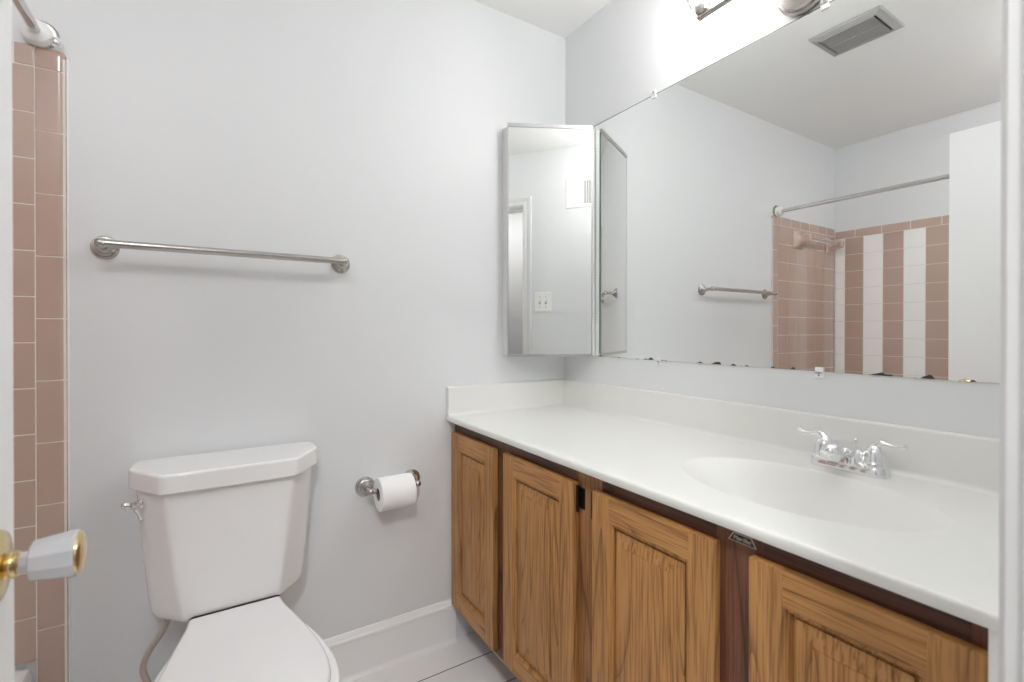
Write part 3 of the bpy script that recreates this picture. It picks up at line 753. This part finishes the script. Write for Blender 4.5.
annulus(-.841, -.728, RI+.0008, RI-.001).build('cardboard_core', M['card'], tr, smooth=40)

# ================================================================== TOWEL BAR
TZ, TY = 1.389, -.066
tb = thing('towel_bar', (-1.246, 0, TZ), 'brushed nickel towel bar on the grey wall above the toilet', 'towel bar')
for px_ in (-1.546, -.946):
    r_ = MB().lathe([(a*.92, b) for a, b in ROSE], (px_, 0, TZ-.002), (0, -1, 0), 32).build('wall_rose', M['nickel'], tb, smooth=30)
    mb = MB(); mb.tube(catmull([(px_, -.026, TZ-.002), (px_, -.045, TZ-.001), (px_, TY, TZ)], 6), [.0095]*6+[.0080]*7, 18); mb.sphere((px_, TY, TZ), .0130, 12)
    mb.build('post', M['nickel'], r_, smooth=60)
MB().cyl((-1.548, TY, TZ), (-.944, TY, TZ), .0100, 24).build('rail', M['nickel'], tb)

# ================================================================== SHOWER ROD
SX, SZ = -1.672, 1.902
sr = thing('shower_rod', (SX, -.77, SZ), 'grey metal shower rod with white end cups spanning the tub', 'shower rod')
MB().cyl((SX, -.020, SZ), (SX, -.86, SZ), .0112, 24).build('rod', M['rodsteel'], sr)
MB().cyl((SX, -.84, SZ), (SX, YF+.020, SZ), .0096, 24).build('inner_rod', M['rodsteel'], sr)
for y0, sg in ((0, -1), (YF, 1)):
    MB().lathe([(.028, .008), (.030, .012), (.029, .018), (.026, .020), (.026, .024), (.0285, .027), (.027, .033), (.020, .037), (.014, .039), (.0115, .039)], (SX, y0, SZ), (0, sg, 0), 32).build('end_cup', M['plastic'], sr, smooth=40)
    MB().lathe([(.034, .0005), (.035, .004), (.030, .0085)], (SX+.004, y0, SZ+.006), (0, sg, 0), 32).build('end_plate', M['nickel'], sr, smooth=40)
MB().tube(catmull([(SX+.028, -.016, SZ-.018), (SX+.040, -.018, SZ-.022), (SX+.045, -.022, SZ-.014), (SX+.038, -.026, SZ-.006), (SX+.028, -.024, SZ-.004)], 6), .0035, 10).build('set_screw_wing', M['plastic'], sr, smooth=60)

# ================================================================== CERAMIC BRACKETS in the shower
ab = thing('acrylic_towel_bar', (-2.11, -.0088, 1.752), 'clear acrylic towel bar on two pink ceramic brackets over the tub', 'towel bar')
def bracket(x0, open_side):
    z0 = 1.752
    mb = MB(); secs = []
    def sq(h, w_, y, r, dz=0): return [(p.x, y, p.y) for p in rrect(x0-w_, x0+w_, z0-h+dz, z0+h+dz, r, 4)]
    for h, w_, y, r in ((.058, .054, -.0088, .006), (.058, .054, -.013, .006), (.054, .050, -.017, .008), (.043, .036, -.023, .012), (.034, .026, -.036, .014), (.030, .0215, -.052, .015), (.0285, .020, -.075, .0155), (.026, .019, -.092, .016), (.020, .015, -.098, .014)):
        secs.append(sq(h, w_, y, r))
    mb.loft(secs); b_ = mb.build('bracket', M['ceramic'], ab, smooth=50)
    s_ = open_side
    MB().lathe([(.015, .0195), (.0165, .0225), (.0125, .0225), (.0118, .0206)], (x0, -.074, z0), (s_, 0, 0), 24).build('socket_rim', M['ceramic'], b_, smooth=40)
    MB().lathe([(.0118, .0200), (.0118, .0212)], (x0, -.074, z0), (s_, 0, 0), 24).build('socket', M['dark'], b_)
bracket(-1.905, -1); bracket(-2.318, 1)
M['clear'] = mat('clear_acrylic', (0.97, 0.97, 0.97), 0.02, vary=0.01, trans=1.0, ior=1.49)
MB().cyl((-1.929, -.074, 1.752), (-2.294, -.074, 1.752), .0105, 12).build('bar', M['clear'], ab, smooth=20)

# ================================================================== VANITY LIGHT
LZ, LX = 2.078, -.105
vl = thing('vanity_light', (0, -1.0, LZ), 'brushed nickel three-lamp bar light above the wall mirror', 'lamp')
CYL = -1.003
mb = MB(); mb.lathe([(.069, .0006), (.071, .005), (.070, .012), (.066, .015), (.0645, .016), (.0640, .026), (.061, .030), (.056, .031), (.030, .034), (.014, .035)], (0, CYL+.004, 2.062), (-1, 0, 0), 48)
can = mb.build('canopy', M['nickel'], vl, smooth=30)
MB().lathe([(.0048, .030), (.0048, .0362), (.003, .037)], (0, CYL-.014, 2.024), (-1, 0, 0), 14).build('screw_hole', M['dark'], can)
mb = MB(); mb.tube(catmull([(-.034, CYL, 2.060), (-.060, CYL, 2.062), (-.085, CYL, 2.070), (LX, CYL, LZ)], 6), .009, 16); mb.build('arm', M['nickel'], vl, smooth=60)
YLS = (-.765, CYL, 2*CYL+.765)
mb = MB(); mb.cyl((LX, YLS[0], LZ), (LX, YLS[2], LZ), .0088, 20)
for y in (YLS[0]+.006, YLS[2]-.006): mb.sphere((LX, y, LZ), .0105, 10)
mb.build('bar', M['nickel'], vl, smooth=50)
for y in YLS:
    s_ = MB().lathe([(.009, .004), (.020, .012), (.022, .030), (.020, .038)], (LX, y, LZ), (0, 0, 1), 24).build('lamp_socket', M['nickel'], vl, smooth=40)
    MB().lathe([(.024, .024), (.034, .032), (.046, .060), (.054, .100), (.060, .140), (.066, .158)], (LX, y, LZ), (0, 0, 1), 36, cap=False).build('glass_shade', M['shade'], s_, smooth=60)
    MB().lathe([(.012, .036), (.014, .050), (.024, .068), (.030, .088), (.027, .106), (.016, .118), (.001, .122)], (LX, y, LZ), (0, 0, 1), 20).build('bulb', M['bulb'], s_, smooth=60)

# ================================================================== CEILING FAN GRILLE
ev = thing('exhaust_vent', (-1.025, -.693, H), 'grey slotted exhaust fan grille on the ceiling', 'vent')
vx0, vx1, vy0, vy1 = -1.142, -.910, -.828, -.560
mb = MB(); secs = []
for ins, z in ((.001, H-.0005), (.001, H-.006), (.004, H-.010), (.024, H-.018), (.028, H-.018), (.030, H-.010)):
    secs.append([(vx0+ins, vy0+ins, z), (vx1-ins, vy0+ins, z), (vx1-ins, vy1-ins, z), (vx0+ins, vy1-ins, z)])
mb.loft(secs, True, False); mb.build('grille_frame', M['fan'], ev, smooth=20)
mb = MB()
n = 34
for k in range(n):
    y = vy0+.040+(vy1-vy0-.080)*k/(n-1)
    mb.box(vx0+.028, vx1-.028, y-.0019, y+.0019, H-.0190, H-.010)
mb.build('slats', M['fan'], ev, smooth=0)
mb = MB()
for x in ((vx0+vx1)/2, vx0+.030, vx1-.030): mb.box(x-.003, x+.003, vy0+.034, vy1-.034, H-.0205, H-.015, .0008, 1)
mb.sphere(((vx0+vx1)/2, (vy0+vy1)/2, H-.0195), .007, 8, 1, 1, .5)
mb.build('cross_ribs', M['fan'], ev)
MB().box(vx0+.03, vx1-.03, vy0+.03, vy1-.03, H-.0085, H-.0005).build('vent_cavity', M['hinge'], ev)

# ================================================================== AIR REGISTER and LIGHT SWITCH on the door wall
ar = thing('air_register', (-.30, YF, 2.10), 'white air register high on the wall beside the doorway, seen in the cabinet mirror', 'air register')
rx0, rx1, rz0, rz1 = -.515, -.135, 2.012, 2.215
mb = MB(); secs = []
for ins, o in ((0, .0005), (0, .004), (.003, .007), (.022, .009), (.024, .004)):
    secs.append([(rx0+ins, YF+o, rz0+ins), (rx1-ins, YF+o, rz0+ins), (rx1-ins, YF+o, rz1-ins), (rx0+ins, YF+o, rz1-ins)])
mb.loft(secs, True, False); mb.build('register_frame', M['plastic'], ar, smooth=20)
mb = MB()
for k in range(11):
    x = rx0+.140+k*.0165
    mb.loft([[(x, YF+.003, z), (x+.001, YF+.003, z), (x+.009, YF+.011, z), (x+.008, YF+.011, z)] for z in (rz0+.026, rz1-.026)])
mb.build('louvres', M['plastic'], ar, smooth=0)
MB().box(rx0+.045, rx0+.112, YF+.003, YF+.0075, rz0+.045, rz1-.035, .002, 2).build('blank_panel', M['plastic'], ar)
MB().box(rx0+.025, rx0+.128, YF+.0006, YF+.0042, rz0+.024, rz1-.024).build('cover_plate', M['plastic'], ar)
MB().box(rx0+.128, rx1-.03, YF+.0006, YF+.0018, rz0+.024, rz1-.024).build('duct_opening', M['fan'], ar)
MB().box(rx0+.014, rx0+.030, YF+.006, YF+.020, 2.112, 2.122, .001, 1).build('damper_lever', M['plastic'], ar)

ls = thing('light_switch', (-.682, YF, 1.365), 'white two-gang light switch plate between the door casing and the vanity', 'light switch')
sx0, sx1, sz0, sz1 = -.746, -.618, 1.300, 1.438
mb = MB(); mb.box(sx0, sx1, YF+.0006, YF+.0065, sz0, sz1, .003, 3); mb.build('switch_plate', M['plastic'], ls)
for x in (-.705, -.660):
    MB().box(x-.0075, x+.0075, YF+.006, YF+.0075, 1.352, 1.382, .0005, 1).build('switch_slot', M['fan'], ls)
    mb = MB(); mb.loft([[(x-.005, YF+.006, z0), (x+.005, YF+.006, z0), (x+.004, YF+.018, z0+.006), (x-.004, YF+.018, z0+.006)] for z0 in (1.364, 1.374)]); mb.build('toggle', M['plastic'], ls)
    for z in (1.331, 1.403): MB().lathe([(.0032, .006), (.0030, .0075), (.001, .008)], (x, YF, z), (0, 1, 0), 12).build('screw', M['nickel'], ls)

# ================================================================== THE OPEN DOOR
HX = -1.516                                          # hall-side face of the leaf at the hinge
e0 = Vector((HX, YF+.022)); e1 = Vector((-1.5058, -.871))
dd = (e1-e0).normalized(); dn = Vector((dd.y, -dd.x))           # dn points to +X, the visible face
dl = thing('door_1', (e0.x, e0.y, 0), 'white flat bathroom door standing open, with a brass and white knob', 'door', kind='structure')
L_ = (e1-e0).length
def dpt(u, o): return e0 + dd*u + dn*o
poly = [dpt(0, 0), dpt(L_, 0), dpt(L_, -.035), dpt(0, -.035)]
bm_ = MB()
secs = []
for ins, z in ((.002, .010), (0, .012), (0, DH-.006), (.002, DH-.004)):
    q = [dpt(ins, -ins), dpt(L_-ins, -ins), dpt(L_-ins, -.035+ins), dpt(ins, -.035+ins)]
    secs.append([(p.x, p.y, z) for p in q])
bm_.loft(secs).build('door_leaf', M['door'], dl, smooth=20)
KZ = .919
for face, sg in ((0.0, 1), (-.035, -1)):
    c = dpt(L_-.060, face); ax = Vector((dn.x*sg, dn.y*sg, 0)); o3 = (c.x, c.y, KZ)
    kb = MB().lathe([(.0375, .0004), (.038, .003), (.036, .006), (.026, .009), (.016, .010), (.0125, .011), (.0118, .012), (.0142, .0135), (.0145, .016), (.013, .019), (.0105, .020), (.010, .021)], o3, ax, 36).build('door_knob', M['brass'], dl, smooth=40)
    MB().lathe([(.0095, .021), (.0115, .0215), (.0115, .0285), (.0095, .029)], o3, ax, 8).build('knob_neck', M['acrylic'], kb, smooth=20)
    MB().lathe([(.010, .0285), (.0195, .0295), (.0212, .031), (.0228, .043), (.0250, .060), (.0256, .065), (.0245, .068), (.020, .068)], o3, ax, 10).build('knob_grip', M['acrylic'], kb, smooth=20)
    MB().lathe([(.0235, .0675), (.0232, .070), (.019, .072), (.010, .0735), (.001, .074)], o3, ax, 32).build('knob_cap', M['brass'], kb, smooth=40)
for z in (.25, 1.05, 1.83):
    q = dpt(-.002, -.040); MB().cyl((q.x, q.y, z-.045), (q.x, q.y, z+.045), .006, 12).build('hinge', M['nickel'], dl)

# ================================================================== HALL FILL LAMP, added unseen behind the camera
hl = thing('hall_fill_light', (-1.56, -2.25, H), 'added unseen round white fill lamp in the hall outside the doorway', 'lamp')
MB().lathe([(.15, 0), (.152, .012), (.145, .020)], (-1.56, -2.25, H-.0005), (0, 0, -1), 40).build('fill_lamp_base', M['nickel'], hl, smooth=40)
MB().lathe([(.140, .018), (.138, .040), (.115, .066), (.07, .082), (.001, .088)], (-1.56, -2.25, H), (0, 0, -1), 40, cap=False).build('fill_lamp_globe', emit('hall_fill_glow', (.97, .985, 1.0), HALL_FILL), hl, smooth=60)

# ================================================================== BATHROOM CEILING FILL LAMP, added out of view
cl = thing('ceiling_fill_light', (-1.68, -1.36, H), 'added unseen round white fill lamp on the bathroom ceiling near the door', 'lamp')
MB().lathe([(.125, 0), (.127, .012), (.120, .020)], (-1.68, -1.36, H-.0005), (0, 0, -1), 40).build('fill_lamp_base', M['fan'], cl, smooth=40)
MB().lathe([(.118, .018), (.116, .034), (.098, .054), (.06, .068), (.001, .073)], (-1.68, -1.36, H), (0, 0, -1), 40, cap=False).build('fill_lamp_globe', emit('ceiling_fill_glow', (1.0, 1.0, 1.0), CEIL_FILL), cl, smooth=60)
